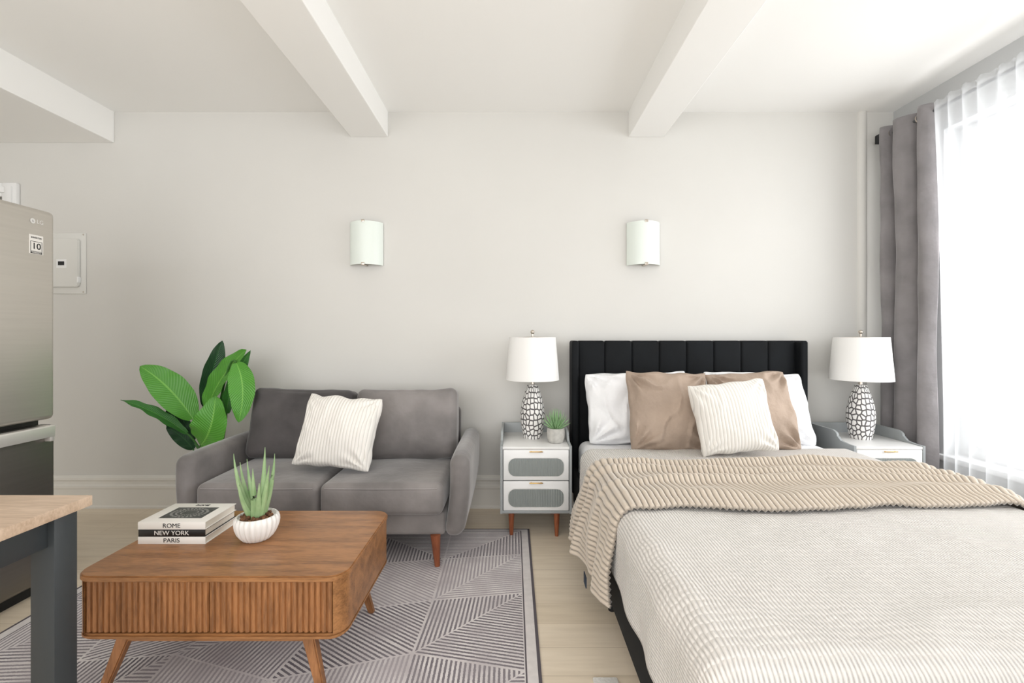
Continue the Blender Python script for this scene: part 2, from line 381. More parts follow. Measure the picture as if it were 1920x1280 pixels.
# ------------------------------------------------------------ room shell
XL, XR, YB = -4.6, 2.65, -1.6; ZC = 2.75
b = B(); box(b, XL-.1, XR+.1, YB, D+.1, -.1, 0); obj('floor', b, M['floor'], kind='structure', smooth=False)
b = B(); box(b, XL-.1, XR+.2, D, D+.15, 0, ZC); obj('wall_back', b, M['wall'], kind='structure', smooth=False)
b = B(); box(b, XL-.1, XL, YB, D, 0, ZC); obj('wall_left', b, M['wall'], kind='structure', smooth=False)
WY0, WY1, WZ0, WZ1 = .55, 2.80, .46, 2.46
b = B()
box(b, XR, XR+.2, YB, WY0, 0, ZC); box(b, XR, XR+.2, WY1, D, 0, ZC); box(b, XR, XR+.2, WY0, WY1, 0, WZ0); box(b, XR, XR+.2, WY0, WY1, WZ1, ZC)
obj('wall_right', b, M['wallside'], kind='structure', smooth=False)
b = B(); box(b, XL-.1, XR+.2, YB, D+.1, ZC, ZC+.1)
obj('ceiling', b, M['ceil'], kind='structure', smooth=False)
b = B(); box(b, -1.13, -.87, YB, D, 2.576, ZC+.01, .004); obj('ceiling_beam', b, M['ceil'], kind='structure', smooth=False)
b = B(); box(b, .803, 1.05, YB, D, 2.576, ZC+.01, .004); obj('ceiling_beam', b, M['ceil'], kind='structure', smooth=False)
b = B(); box(b, XL, -2.777, YB, D, 2.536, ZC+.01, .004); obj('ceiling_soffit', b, M['ceil'], kind='structure', smooth=False)
def baseboard(name, x0, x1):
    b = B(); prof = [(0,0),(.03,0),(.03,.012),(.024,.02),(.024,.13),(.028,.14),(.028,.155),(.018,.165),(.018,.185),(.024,.195),(.022,.21),(.006,.223),(0,.223)]
    prism(b, [(x0, D-d, z) for d, z in prof], (x1-x0,0,0)); return obj(name, b, M['trim'], kind='structure', smooth=False)
baseboard('baseboard_back', -3.42, XR)
b = B(); box(b, XR-.022, XR, YB, D-.035, 0, .2, .004); obj('baseboard_right', b, M['trim'], kind='structure')
dr = bpy.data.objects.new('door_1', None); C.objects.link(dr); dr.location = (-3.9, D, 0); dr['kind'] = 'structure'
b = B()
box(b, -3.53, -3.43, D-.030, D-.001, 0, 2.25, .006); box(b, -4.45, -4.35, D-.030, D-.001, 0, 2.25, .006); box(b, -4.35, -3.53, D-.029, D-.001, 2.155, 2.249, .006)
box(b, -3.50, -3.455, D-.042, D-.028, 0, 2.222, .005); box(b, -4.425, -4.38, D-.042, D-.028, 0, 2.222, .005); box(b, -4.38, -3.50, D-.041, D-.028, 2.180, 2.221, .005)
obj('door_casing', b, M['white'], dr)
b = B(); box(b, -4.35, -3.53, D-.012, D-.002, 0, 2.155, .001); obj('door_leaf', b, mat('dark_door', (120,116,110), .5), dr)
# window
win = bpy.data.objects.new('window_1', None); C.objects.link(win); win.location = (XR+.1, 1.6, WZ0); win['kind'] = 'structure'
b = B(); fx0, fx1 = XR+.10, XR+.15; ym = (WY0+WY1)/2
for y0, y1, z0, z1 in ((WY0,WY0+.07,WZ0,WZ1),(WY1-.07,WY1,WZ0,WZ1),(ym-.04,ym+.04,WZ0,WZ1)): box(b, fx0, fx1, y0, y1, z0, z1, .004)
for z0, z1 in ((WZ0,WZ0+.08),(WZ1-.07,WZ1)): box(b, fx0+.002, fx1-.002, WY0+.02, WY1-.02, z0+.001, z1-.001, .004)
obj('window_frame', b, M['white'], win)
for y0, y1 in ((WY0+.07,ym-.04),(ym+.04,WY1-.07)):
    b = B(); box(b, fx0+.01, fx1-.01, y0, y1, 1.42, 1.47, .003); obj('sash_rail', b, M['white'], win)
b = B(); box(b, fx0+.022, fx0+.026, WY0+.06, WY1-.06, WZ0+.07, WZ1-.06); obj('pane', b, M['glass'], win, smooth=False)
b = B(); box(b, XR-.03, XR+.10, WY0-.03, WY1+.03, WZ0-.03, WZ0+.005, .006); obj('window_sill', b, M['white'], win)

# half-round upright strip on the wall, in the corner
b = B(); cyl(b, (2.43, D+.014, 0), (2.43, D+.014, ZC), .036, n=40)
tag(obj('wall_strip', b, M['wall'], base=(2.43, D+.014, 0)), 'slim vertical rounded strip painted like the wall in the corner by the curtain', 'pipe')

# electrical panel
ep = empty('electrical_panel', (-3.09, D, 1.484), 'cream metal electrical panel cover on the wall beside the refrigerator', 'electrical panel')
b = B(); box(b, -3.25, -2.97, D-.008, D, 1.484, 1.907, .003); obj('cover_plate', b, M['panel'], ep)
b = B(); slab(b, -3.235, -3.005, 1.53, 1.865, 0, .018, .02, .004)
bmesh.ops.transform(b, matrix=Matrix.Translation((0, D-.008, 0)) @ Matrix.Rotation(PI/2, 4, 'X'), verts=b.verts); obj('panel_door', b, M['panel'], ep)
b = B(); box(b, -3.155, -3.085, D-.0268, D-.0262, 1.662, 1.722); obj('latch_plate', b, M['white'], ep)
b = B(); box(b, -3.012, -3.002, D-.030, D-.008, 1.56, 1.60, .002); obj('hinge', b, M['white'], ep)
b = B(); box(b, -3.14, -3.10, D-.031, D-.0268, 1.680, 1.706, .001); obj('latch', b, M['ink'], ep)
for z in (1.895, 1.497):
    b = B(); ball(b, (-2.985, D-.008, z), .005); obj('screw', b, M['chrome'], ep)

# ------------------------------------------------------------ refrigerator
fx = -2.175; fy0, fy1 = 1.50, 2.165
fr = empty('refrigerator', (-2.5, 1.83, 0), 'tall stainless steel bottom freezer refrigerator at the left edge', 'refrigerator')
b = B(); box(b, -2.85, fx-.075, fy0+.005, fy1-.005, .03, 1.75, .006); obj('body', b, M['steeldark'], fr)
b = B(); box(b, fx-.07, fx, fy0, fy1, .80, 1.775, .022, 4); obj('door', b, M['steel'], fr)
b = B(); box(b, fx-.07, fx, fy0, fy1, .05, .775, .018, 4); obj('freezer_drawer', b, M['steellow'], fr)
b = B(); box(b, fx-.01, fx+.03, fy0+.02, fy1-.03, .750, .776, .006, 3); box(b, fx-.005, fx+.028, fy1-.052, fy1-.031, .70, .765, .005); box(b, fx+.020, fx+.031, fy0+.02, fy1-.032, .722, .772, .003)
obj('handle', b, mat('bright_handle', (226,223,218), .35, metal=.5), fr)
b = B(); box(b, -2.83, fx-.03, fy0+.03, fy1-.03, 0, .05, .004); obj('kick_plate', b, M['rubber'], fr)
rotx = (PI/2, 0, PI/2)
b = B(); bmesh.ops.create_circle(b, cap_ends=True, segments=24, radius=.0115, matrix=Matrix.Translation((fx+.001, 2.060, 1.712)) @ Matrix.Rotation(PI/2, 4, 'Y')); obj('logo_disc', b, M['logo'], fr, smooth=False)
text('logo_lettering', 'LG', .026, (fx+.001, 2.092, 1.712), rotx, M['logo'], fr, sx=.95)
text('logo_face', 'L', .013, (fx+.0018, 2.061, 1.712), rotx, M['steeldark'], fr, ext=.0003)
b = B(); box(b, fx, fx+.001, 2.045, 2.106, 1.564, 1.650); st = obj('sticker', b, M['bookwhite'], fr, smooth=False); st['label'] = 'white warranty sticker'
b = B()
for y0, y1, z0, z1 in ((2.050,2.101,1.619,1.621),(2.050,2.101,1.5745,1.5765),(2.050,2.052,1.5765,1.619),(2.099,2.101,1.5765,1.619),(2.050,2.101,1.5655,1.5728)): box(b, fx+.001, fx+.0014, y0, y1, z0, z1)
obj('sticker_print', b, M['ink'], fr, smooth=False)
text('sticker_number', '10', .040, (fx+.0016, 2.0755, 1.598), rotx, M['ink'], fr, ext=.0008, sx=1.0)
text('sticker_text', 'INVERTER', .0105, (fx+.0014, 2.0755, 1.637), rotx, M['ink'], fr, ext=.0005)
text('sticker_text', 'WARRANTY', .0068, (fx+.0018, 2.0755, 1.5692), rotx, M['bookwhite'], fr, ext=.0003)

# ------------------------------------------------------------ rug
RX0, RX1, RY0, RY1, RT = -2.05, .10, 1.22, 2.80, .006
b = B(); uvl = b.loops.layers.uv.verify()
box(b, RX0, RX1, RY0, RY1, 0, RT)
for f in b.faces: f.material_index = 1
def quad(x0, x1, y0, y1, z, mi):
    f = b.faces.new([b.verts.new(v) for v in ((x0,y0,z),(x1,y0,z),(x1,y1,z),(x0,y1,z))]); f.material_index = mi
quad(RX0+.012, RX1-.012, RY0+.012, RY1-.012, RT+.0004, 2)
quad(RX0+.050, RX1-.050, RY0+.045, RY1-.030, RT+.0007, 1)
ix0, ix1, iy0, iy1 = RX0+.056, RX1-.056, RY0+.05, RY1-.036
nx, ny = 5, 4
rr = random.Random(11); pt = {}
for i in range(nx+1):
    for j in range(ny+1):
        x = ix0+(ix1-ix0)*i/nx; y = iy0+(iy1-iy0)*j/ny
        if 0 < i < nx: x += rr.uniform(-.10,.10)
        if 0 < j < ny: y += rr.uniform(-.08,.08)
        pt[i,j] = Vector((x, y, RT+.0010))
def tri(vs, k, tone):
    cen = sum(vs, Vector())/3
    e0 = vs[k % 3]; e1 = vs[(k+1) % 3]; t = (e1-e0).normalized(); nn = Vector((-t.y, t.x, 0))
    for shrink, edge, dz in ((1, .75, 0), (.97, .25, .0003)):
        w = [cen+(v-cen)*shrink+Vector((0,0,dz)) for v in vs]
        f = b.faces.new([b.verts.new(v) for v in w])
        for lp, v in zip(f.loops, w): lp[uvl].uv = (nn.dot(v-e0)+.0175*100, tone+edge)
for i in range(nx):
    for j in range(ny):
        a, c, d, e = pt[i,j], pt[i+1,j], pt[i+1,j+1], pt[i,j+1]
        q = rr.random(); t1 = rr.randrange(4); t2 = (t1+rr.choice((0,0,1,2))) % 4
        if rr.random() < .5: v1, v2 = [a,c,d], [a,d,e]; k = (0, 2) if q < .5 else (1, 1)
        else: v1, v2 = [c,d,e], [c,e,a]; k = (0, 2) if q < .5 else (1, 1)
        if rr.random() < .25: k = (2, 0)
        tri(v1, k[0], t1); tri(v2, k[1], t2)
rg = obj('rug', b, [M['rug'], M['rugedge'], M['rugband']], smooth=False, base=(-1, 2, 0))
tag(rg, 'grey and purple area rug with striped triangle pattern under the coffee table', 'rug')
b = B(); box(b, .275, .36, .95, 1.575, 0, .012, .004); tag(obj('floor_mat', b, M['shag'], base=(.32,1.2,0)), 'white mat corner on the floor between the rug and the bed', 'mat')

# ------------------------------------------------------------ coffee table
tx0, tx1, ty0, ty1 = -1.405, -.533, 1.44, 1.985; R0 = RT+.0014
ct = empty('coffee_table', (-.97, 1.71, R0), 'walnut coffee table with fluted front and rounded corners', 'coffee table')
b = B(); slab(b, tx0, tx1, ty0, ty1, .410, .43, .06, .004); obj('tabletop', b, M['walnut'], ct)
b = B()
slab(b, tx0+.003, tx1-.003, ty0+.003, ty1-.003, .225, .243, .058, .006)
for xa, xb in ((tx0+.004, tx0+.040), (tx1-.040, tx1-.004)):
    pts = [(max(xa,min(xb,x)), y) for x, y in roundrect(tx0+.004, tx1-.004, ty0+.005, ty1-.005, .057)]
    q = []
    for p in pts:
        if not q or (abs(p[0]-q[-1][0])+abs(p[1]-q[-1][1])) > 1e-5: q.append(p)
    if abs(q[0][0]-q[-1][0])+abs(q[0][1]-q[-1][1]) < 1e-5: q.pop()
    prism(b, [(x,y,.242) for x, y in q], (0,0,.1685))
box(b, tx0+.038, tx1-.038, ty0+.03, ty1-.007, .242, .4105)
obj('body', b, M['walnut'], ct)
def tambour(xa, xb, yf, name='tambour_door'):
    b = B(); n = round((xb-xa)/.0190); w = (xb-xa)/n; pts = [(xb, yf+.016), (xa, yf+.016)]
    for i in range(n):
        x = xa+i*w
        pts += [(x+.0005, yf+.007), (x+.0035, yf+.002), (x+w*.35, yf+.0003), (x+w*.62, yf), (x+w-.0035, yf+.002), (x+w-.0005, yf+.007)]
    prism(b, [(x, y, .247) for x, y in pts], (0,0,.160)); return obj(name, b, M['walnutv'], ct, smooth=False)
tambour(tx0+.042, -.972, ty0+.0085); tambour(-.970, tx1-.042, ty0+.0085)
b = B(); box(b, -1.27, -.66, 1.475, 1.50, .200, .226, .004); box(b, -1.27, -.66, 1.925, 1.95, .200, .226, .004); box(b, -1.27, -1.24, 1.48, 1.94, .203, .2255, .004); box(b, -.69, -.66, 1.48, 1.94, .203, .2255, .004)
obj('base_frame', b, M['walnut'], ct)
for (xt, xb) in ((-1.262, -1.335), (-.668, -.605)):
    for (yt, yb) in ((1.49, 1.465), (1.935, 1.95)):
        b = B(); s1, s0 = .021, .012
        vs = [b.verts.new((xb+dx*s0, yb+dy*s0, R0)) for dx, dy in ((-1,-1),(1,-1),(1,1),(-1,1))]+[b.verts.new((xt+dx*s1, yt+dy*.016, .222)) for dx, dy in ((-1,-1),(1,-1),(1,1),(-1,1))]
        for f in ((3,2,1,0),(4,5,6,7),(0,1,5,4),(1,2,6,5),(2,3,7,6),(3,0,4,7)): b.faces.new([vs[k] for k in f])
        bmesh.ops.bevel(b, geom=b.edges[:], offset=.004, segments=2, affect='EDGES')
        obj('leg', b, M['walnutv'], ct)

# books
def book(z, h, x0, x1, y0, y1, title, black, label):
    cm = M['bookblack'] if black else M['bookwhite']; im = M['bookwhite'] if black else M['ink']
    r = empty('book', ((x0+x1)/2, (y0+y1)/2, z), label, 'book', 'city books stacked on the coffee table')
    b = B(); t = .0025
    box(b, x0, x1, y0, y1, z, z+t, .0006); box(b, x0, x1, y0, y1, z+h-t, z+h, .0006); box(b, x0+.0002, x1-.0002, y0-.0015, y0+.0025, z+.0002, z+h-.0002, .001)
    obj('cover', b, cm, r)
    b = B(); box(b, x0+.003, x1-.004, y0+.002, y1-.004, z+t, z+h-t); obj('pages', b, M['paper'], r, smooth=False)
    text('spine_title', title, .0225, ((x0+x1)/2, y0-.0018, z+h/2), (PI/2,0,0), im, r, sx=1.08)
    return r
bx0, bx1, by0, by1 = -1.372, -1.125, 1.665, 1.850
book(.43, .0265, bx0, bx1, by0, by1, 'PARIS', False, 'white book at the bottom of the stack with PARIS on its spine')
book(.4565, .0265, bx0+.001, bx1-.002, by0+.001, by1, 'NEW YORK', True, 'black book in the middle of the stack with NEW YORK on its spine')
b3 = book(.483, .0275, bx0, bx1, by0, by1, 'ROME', False, 'white book on top of the stack with ROME on its spine')
zt = .5105
b = B(); box(b, -1.325, -1.165, 1.700, 1.805, zt, zt+.0006); obj('cover_photo', b, M['inkgrey'], b3, smooth=False)
b = B()
for ry in (.046, .034, .022):
    n = 28
    for i in range(n):
        a0 = i/n*2*PI; a1 = a0+.13; rx = ry*1.5
        vs = [(-1.245+rx*s*math.cos(a), 1.752+ry*s*math.sin(a), zt+.0009) for a, s in ((a0,1),(a1,1),(a1,.86),(a0,.86))]
        b.faces.new([b.verts.new(v) for v in vs])
obj('photo_detail', b, M['inkpale'], b3, smooth=False)
text('cover_title', 'ROME', .020, (-1.245, 1.828, zt+.0004), (0,0,0), M['ink'], b3)

# aloe pot
ax_, ay_ = -.962, 1.71
ap = empty('aloe_plant', (ax_, ay_, .43), 'green aloe plant in a ridged white pot on the coffee table', 'potted plant')
b = B(); prof = [(0,0),(.040,0),(.046,.003),(.056,.014),(.066,.030),(.073,.05),(.075,.066),(.074,.08),(.069,.090),(.065,.090),(.063,.08),(.0,.078)]
lathe(b, prof, (ax_,ay_,.43), 176, lambda r, z, a: r*(1+(.10*(abs(math.sin(a*11))-.6) if .002 < z < .088 and r > .044 else 0)))
obj('pot', b, M['pot'], ap, ang=35)
b = B()
for i in range(120):
    a = random.uniform(0,2*PI); r = .056*math.sqrt(random.random()); ball(b, (ax_+r*math.cos(a), ay_+r*math.sin(a), .512+random.uniform(0,.008)), random.uniform(.005,.008), 6)
g = obj('pebbles', b, M['gravel'], ap); g['kind'] = 'stuff'
def spike(bm, base, tip, w, curl=.02):
    base = Vector(base); tip = Vector(tip); d = tip-base; out = Vector((d.x, d.y, 0)); out = out.normalized() if out.length > 1e-4 else Vector((1,0,0))
    pts = [base+d*t+out*curl*(t*(1-t))*4 for t in [k/12 for k in range(13)]]
    tube(bm, pts, lambda t: max(.0006, w*(1-t)**.8), 8)
b = B(); ac = Vector((ax_,ay_,.505))
for px, py, dy, w, c in ((438,850,-.02,.015,.012),(450,866,.03,.014,.010),(497,838,0,.017,.002),(515,850,.03,.015,.010),(474,878,-.04,.017,.004),(463,860,.05,.013,.006),(505,872,-.04,.016,.006),(486,905,-.05,.016,.006),(446,895,-.03,.014,.010)):
    tip = P(px, py, ay_+dy); an = math.atan2(dy, tip.x-ac.x); spike(b, ac+Vector((.014*math.cos(an),.014*math.sin(an),0)), tip, w, c)
obj('foliage', b, M['aloe'], ap)

# ------------------------------------------------------------ dining table corner in the left foreground
dt = empty('dining_table', (-1.55, .70, 0), 'dining table with pale wood top and slate legs in the left foreground', 'table')
b = B(); box(b, -1.95, -1.140, .12, 1.235, .732, .760, .003); obj('tabletop', b, M['oaktop'], dt)
b = B(); box(b, -1.90, -1.175, 1.165, 1.19, .655, .732, .002); box(b, -1.90, -1.175, .17, .195, .655, .732, .002); box(b, -1.20, -1.176, .19, 1.17, .656, .7315, .002); box(b, -1.915, -1.89, .19, 1.17, .656, .7315, .002); obj('apron', b, M['slate'], dt)
for x in (-1.22, -1.93):
    for y in (.14, 1.15):
        b = B(); box(b, x, x+.061, y, y+.061, 0, .732, .002); obj('leg', b, M['slate'], dt)

# ------------------------------------------------------------ sofa
SX = -.985
sf = empty('loveseat', (SX, 2.70, 0), 'grey velvet two seat sofa with flared arms and wooden legs', 'sofa')
def arm(sg):
    cx = SX+sg*.678; b = B()
    def fn(o):
        zz = (o.z+.205)/.41
        o.x += sg*.030*zz+sg*.014*math.sin(max(0,min(1,zz))*PI)
        o.z -= .010*max(0, (-o.y-.2)/.17)**2
        return o
    softbox(b, (cx, 2.695, .372), (.102,.74,.414), .046, (.006,.006,.004), 8, fn=fn)
    obj('armrest', b, M['velvet'], sf)
arm(-1); arm(1)
b = B(); softbox(b, (SX, 2.68, .225), (1.27,.68,.12), .02, (0,0,0), 6); obj('seat_frame', b, M['velvet'], sf)
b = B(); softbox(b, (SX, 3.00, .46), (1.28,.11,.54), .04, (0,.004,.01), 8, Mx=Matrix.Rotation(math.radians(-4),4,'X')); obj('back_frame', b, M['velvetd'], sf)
for s in (-1, 1):
    b = B(); softbox(b, (SX+s*.315, 2.61, .358), (.626,.62,.160), .035, (.002,.010,.018), 9); sc = obj('seat_cushion', b, M['velvet'], sf)
    b = B(); x0, x1 = SX+s*.315-.285, SX+s*.315+.285
    tube(b, [(x0+(x1-x0)*k/12, 2.303-.006*math.sin(k/12*PI), .416) for k in range(13)], .004, 6); obj('piping', b, M['velvet'], sc)
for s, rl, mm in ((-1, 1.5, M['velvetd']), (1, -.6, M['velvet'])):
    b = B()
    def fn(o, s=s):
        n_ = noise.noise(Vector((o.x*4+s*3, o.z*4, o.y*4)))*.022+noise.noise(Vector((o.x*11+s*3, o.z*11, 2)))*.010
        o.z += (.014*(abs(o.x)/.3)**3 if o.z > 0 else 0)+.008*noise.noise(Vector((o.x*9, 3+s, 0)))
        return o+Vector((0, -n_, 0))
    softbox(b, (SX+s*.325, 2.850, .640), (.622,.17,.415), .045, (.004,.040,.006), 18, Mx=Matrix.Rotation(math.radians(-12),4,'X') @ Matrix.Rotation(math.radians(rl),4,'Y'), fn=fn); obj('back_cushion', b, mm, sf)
for x in (-1.585, -.400):
    for y, z0 in ((2.345, RT+.0016), (2.99, 0)):
        b = B(); cyl(b, (x+(.01 if x > -1 else -.01), y, z0), (x, y, .17), .014, .026, 24); obj('leg', b, M['legwood'], sf)

b = B(); pillow(b, .450, .42, .18, (-.976, 2.550, .657), lean=66, roll=-4, yaw=-3, rib=.017, ribd=.0035, seed=3, rc=.05, pinch=.08, wr=.012)
tag(obj('throw_pillow', b, M['cream'], base=(-.976,2.550,.657)), 'cream ribbed square pillow leaning on the grey sofa', 'pillow')

# ------------------------------------------------------------ big leafy plant
pc = Vector((-1.95, 2.91, 0))
bp = empty('banana_leaf_plant', pc, 'tall potted plant with broad green leaves behind the sofa arm', 'potted plant')
b = B(); lathe(b, [(0,0),(.065,0),(.070,.005),(.086,.17),(.09,.18),(.082,.18),(.078,.165),(0,.16)], pc, 36); obj('pot', b, M['black'], bp)
b = B(); lathe(b, [(0,.166),(.077,.164)], pc, 24); obj('soil', b, M['soil'], bp)
def leaf(base, mid, tip, w, nrm, m, fold=.25):
    b = B(); base = Vector(base); mid = Vector(mid); tip = Vector(tip); ctl = mid*2-(base+tip)/2; nrm = Vector(nrm).normalized()
    def cen(t): return base*(1-t)**2+ctl*2*t*(1-t)+tip*t*t
    def f(u, v):
        s = 2*u-1; p = cen(v); t = (cen(min(1,v+.01))-cen(max(0,v-.01))).normalized()
        sd = t.cross(nrm).normalized(); nn = sd.cross(t)
        pr = (math.sin(PI*min(1,.02+v*.98)**.85)**.62) if v < 1 else 0
        wd = w/2*pr
        return p+sd*s*wd+nn*abs(s)*wd*fold+nn*.005*math.sin(v*23+s*2)*s*s, (s, v)
    grid(b, 8, 26, f); obj('leaf', b, m, bp, ang=180)
    b = B(); root = pc+Vector((random.uniform(-.02,.02), random.uniform(-.02,.02), .16)); dirn = (cen(.03)-base).normalized()
    pts = []
    for k in range(11):
        t = k/10; pts.append(root*(1-t)**2+(base-dirn*.16)*2*t*(1-t)+base*t*t)
    tube(b, pts, lambda t: .009-.004*t, 8); obj('stem', b, M['stem'], bp)
Y = 2.84
leaf(P(385,762,Y+.1), P(398,698,Y+.1), P(417,638,Y+.12), .12, (.75,-.6,.2), M['leafdark'])
leaf(P(388,770,Y), P(415,710,Y), P(462,655,Y-.03), .165, (-.45,-.85,.15), M['leaf'])
leaf(P(425,775,Y), P(437,720,Y), P(470,656,Y+.04), .09, (.8,-.5,.1), M['leafmid'])
leaf(P(443,680,Y-.05), P(455,730,Y-.08), P(447,792,Y-.1), .145, (.3,-.9,.1), M['leaf'])
leaf(P(362,785,Y), P(316,728,Y-.04), P(262,686,Y-.1), .19, (.35,-.75,.6), M['leaf'])
leaf(P(350,812,Y), P(290,774,Y-.1), P(226,750,Y-.22), .075, (.1,-.6,.8), M['leafmid'])
leaf(P(376,835,Y-.05), P(395,800,Y-.10), P(404,742,Y-.08), .21, (.15,-.95,.2), M['leaf'])
leaf(P(362,828,Y+.05), P(336,798,Y+.04), P(312,768,Y), .12, (.3,-.8,.5), M['leafdark'])
leaf(P(362,842,Y+.04), P(340,818,Y+.02), P(312,800,Y), .09, (.3,-.8,.5), M['leafdark'])

# ------------------------------------------------------------ sconces
def sconce(cx, label):
    z0, z1 = 1.68, 1.975; r = empty('wall_sconce', (cx, D, z0), label, 'wall lamp', 'curved white wall sconces')
    b = B(); w = .232; hh = .080; so_ = .006
    R_ = (w*w/4+hh*hh)/(2*hh); a0 = math.asin(w/2/R_)
    def mk(rad, dy):
        return lambda u, v: (Vector((cx+rad*math.sin(a0*(2*u-1)), D-so_-hh+R_-rad*math.cos(a0*(2*u-1)), z0+(z1-z0)*v)), (u, v))
    grid(b, 20, 1, mk(R_, 0)); grid(b, 20, 1, mk(R_-.005, 0))
    for k in (0, 1):
        def f(u, v, k=k): rad = R_-.005*v; return (Vector((cx+rad*math.sin(a0*(2*u-1)), D-so_-hh+R_-rad*math.cos(a0*(2*u-1)), z0+(z1-z0)*k)), (u, v))
        grid(b, 20, 1, f)
    bmesh.ops.remove_doubles(b, verts=b.verts, dist=1e-5); obj('glass_shade', b, M['frost'], r)
    b = B(); box(b, cx-.05, cx+.05, D-.02, D, z0+.04, z1-.04, .004); box(b, cx-.014, cx+.014, D-.080, D-.004, z0+.10, z0+.13, .003); obj('backplate', b, M['white'], r)
    for z, s in ((z1, 1), (z0, -1)):
        b = B(); box(b, cx-.010, cx+.010, D-.090, D-.006, z-(.004 if s > 0 else .005), z+(.005 if s > 0 else .004), .002); box(b, cx-.011, cx+.011, D-.091, D-.0862, z-.011 if s > 0 else z-.006, z+.006 if s > 0 else z+.011, .002)
        obj('clip', b, M['chrome'], r)
    return r
sconce(-1.018, 'curved frosted wall sconce above the grey sofa'); sconce(.905, 'curved frosted wall sconce above the black headboard')

# ------------------------------------------------------------ nightstands
def nightstand(x0, label):
    x1 = x0+.42; y0, y1 = 2.67, 3.10; zt = .54; zb = .148; cx = (x0+x1)/2
    r = empty('nightstand', (cx, 2.9, 0), label, 'nightstand', 'two drawer nightstands beside the bed')
    for xa in (x0, x1-.014):
        b = B(); pts = [(y0,zb),(y1,zb),(y1,.605),(2.86,.605)]
        for k in range(1, 7): a = k/6*PI/2; pts.append((2.86-.05*math.sin(a)*1.0, .605-.03*(1-math.cos(a))))
        pts += [(2.78,.552),(2.72,.545),(y0,.545)]
        prism(b, [(xa, y, z) for y, z in pts], (.014,0,0)); obj('side_panel', b, M['greyp'], r, smooth=False)
    b = B(); box(b, x0+.014, x1-.014, y1-.014, y1, zb, .605, .002); obj('back_panel', b, M['greyp'], r)
    b = B(); box(b, x0+.014, x1-.014, y0+.002, y1-.014, zt-.016, zt, .002); obj('top', b, M['marble'], r)
    b = B(); box(b, x0+.014, x1-.014, y0+.004, y1-.014, zb, zb+.016, .002); box(b, x0+.014, x1-.014, y0+.03, y1-.014, zb+.016, zt-.016); obj('body', b, M['greyp'], r)
    for za, zc in ((.345, .522), (.167, .339)):
        dz = B(); box(dz, x0+.018, x1-.018, y0, y0+.018, za, zc, .003); dr = obj('drawer', dz, M['white'], r)
        w_ = .325/2; h_ = .105/2; zm = (za+zc)/2-.012
        def pill(sc, y, d):
            b = B(); prism(b, [(cx+x*1, y, zm+z) for x, z in roundrect(-w_*sc[0], w_*sc[0], -h_*sc[1], h_*sc[1], h_*sc[1]*.8, 8)], (0,d,0)); return b
        obj('glass_rim', pill((1.03,1.09), y0-.002, .004), M['marble'], dr, smooth=False)
        obj('fluted_glass', pill((1,1), y0-.003, .004), M['fluted'], dr, smooth=False)
        b = B(); box(b, cx-.040, cx+.040, y0-.014, y0-.008, zc-.011, zc-.005, .002); box(b, cx-.032, cx-.026, y0-.01, y0, zc-.0105, zc-.0055); box(b, cx+.026, cx+.032, y0-.01, y0, zc-.0105, zc-.0055)
        obj('handle', b, M['gold'], dr)
    for x in (x0+.065, x1-.085):
        for y in (y0+.045, y1-.045):
            b = B(); cyl(b, (x, y, RT+.0014 if (x < .1 and y < 2.8) else 0), (x, y, zb), .011, .019, 20); obj('leg', b, M['legwood'], r)
nightstand(-.075, 'white and grey nightstand between the sofa and the bed'); nightstand(2.0, 'white and grey nightstand beside the grey curtain')
def lamp(cx, cy, label):
    z = .5402; r = empty('table_lamp', (cx, cy, z), label, 'table lamp', 'patterned table lamps')
    b = B(); ctl = [(0,0),(.058,0),(.060,.006),(.062,.02),(.070,.06),(.0765,.11),(.078,.15),(.073,.20),(.062,.25),(.048,.295),(.036,.325),(.032,.34),(.0,.345)]
    prof = []
    for k in range(len(ctl)-1):
        for t in range(3): a = t/3; prof.append((ctl[k][0]*(1-a)+ctl[k+1][0]*a, ctl[k][1]*(1-a)+ctl[k+1][1]*a))
    prof.append(ctl[-1])
    lathe(b, prof, (cx,cy,z), 40); obj('base', b, M['lampbase'], r, ang=50)
    b = B(); cyl(b, (cx,cy,z+.34), (cx,cy,z+.375), .012, .010); cyl(b, (cx,cy,z+.37), (cx,cy,z+.655), .004)
    for a in range(3): q = a*2*PI/3+.5; cyl(b, (cx,cy,z+.645), (cx+.146*math.cos(q), cy+.146*math.sin(q), z+.638), .002, n=8)
    obj('stem', b, M['chrome'], r)
    b = B()
    def f(rad_off):
        return lambda u, v: (Vector((cx+(.170-.022*v-rad_off)*math.cos(u*2*PI), cy+(.170-.022*v-rad_off)*math.sin(u*2*PI), z+.372+.270*v)), (u, v))
    grid(b, 48, 4, f(0), wrap=True); grid(b, 48, 4, f(.003), wrap=True)
    for v in (0, 1): grid(b, 48, 1, lambda u, w, v=v: (Vector((cx+(.170-.022*v-.003*w)*math.cos(u*2*PI), cy+(.170-.022*v-.003*w)*math.sin(u*2*PI), z+.372+.270*v)), (u, w)), wrap=True)
    bmesh.ops.remove_doubles(b, verts=b.verts, dist=1e-5); obj('lamp_shade', b, M['shade'], r)
    b = B(); cyl(b, (cx,cy,z+.65), (cx,cy,z+.664), .006); ball(b, (cx,cy,z+.676), .0135, 16); obj('finial', b, M['chrome'], r)
lamp(.125, 2.92, 'white shade lamp with carved base beside the small succulent'); lamp(2.215, 2.90, 'white shade lamp with carved base beside the grey curtain')
sp = empty('succulent', (.262, 2.79, .54), 'small spiky succulent in a grey pot on the nightstand', 'potted plant')
b = B(); lathe(b, [(0,0.0002),(.040,0.0002),(.045,.004),(.053,.03),(.055,.06),(.053,.088),(.050,.09),(.047,.085),(.0,.08)], (.262,2.79,.54), 40, lambda r, z, a: r*(1+(.02*math.sin(a*20)*math.sin(z*110) if r > .045 else 0))); obj('pot', b, M['potgrey'], sp)
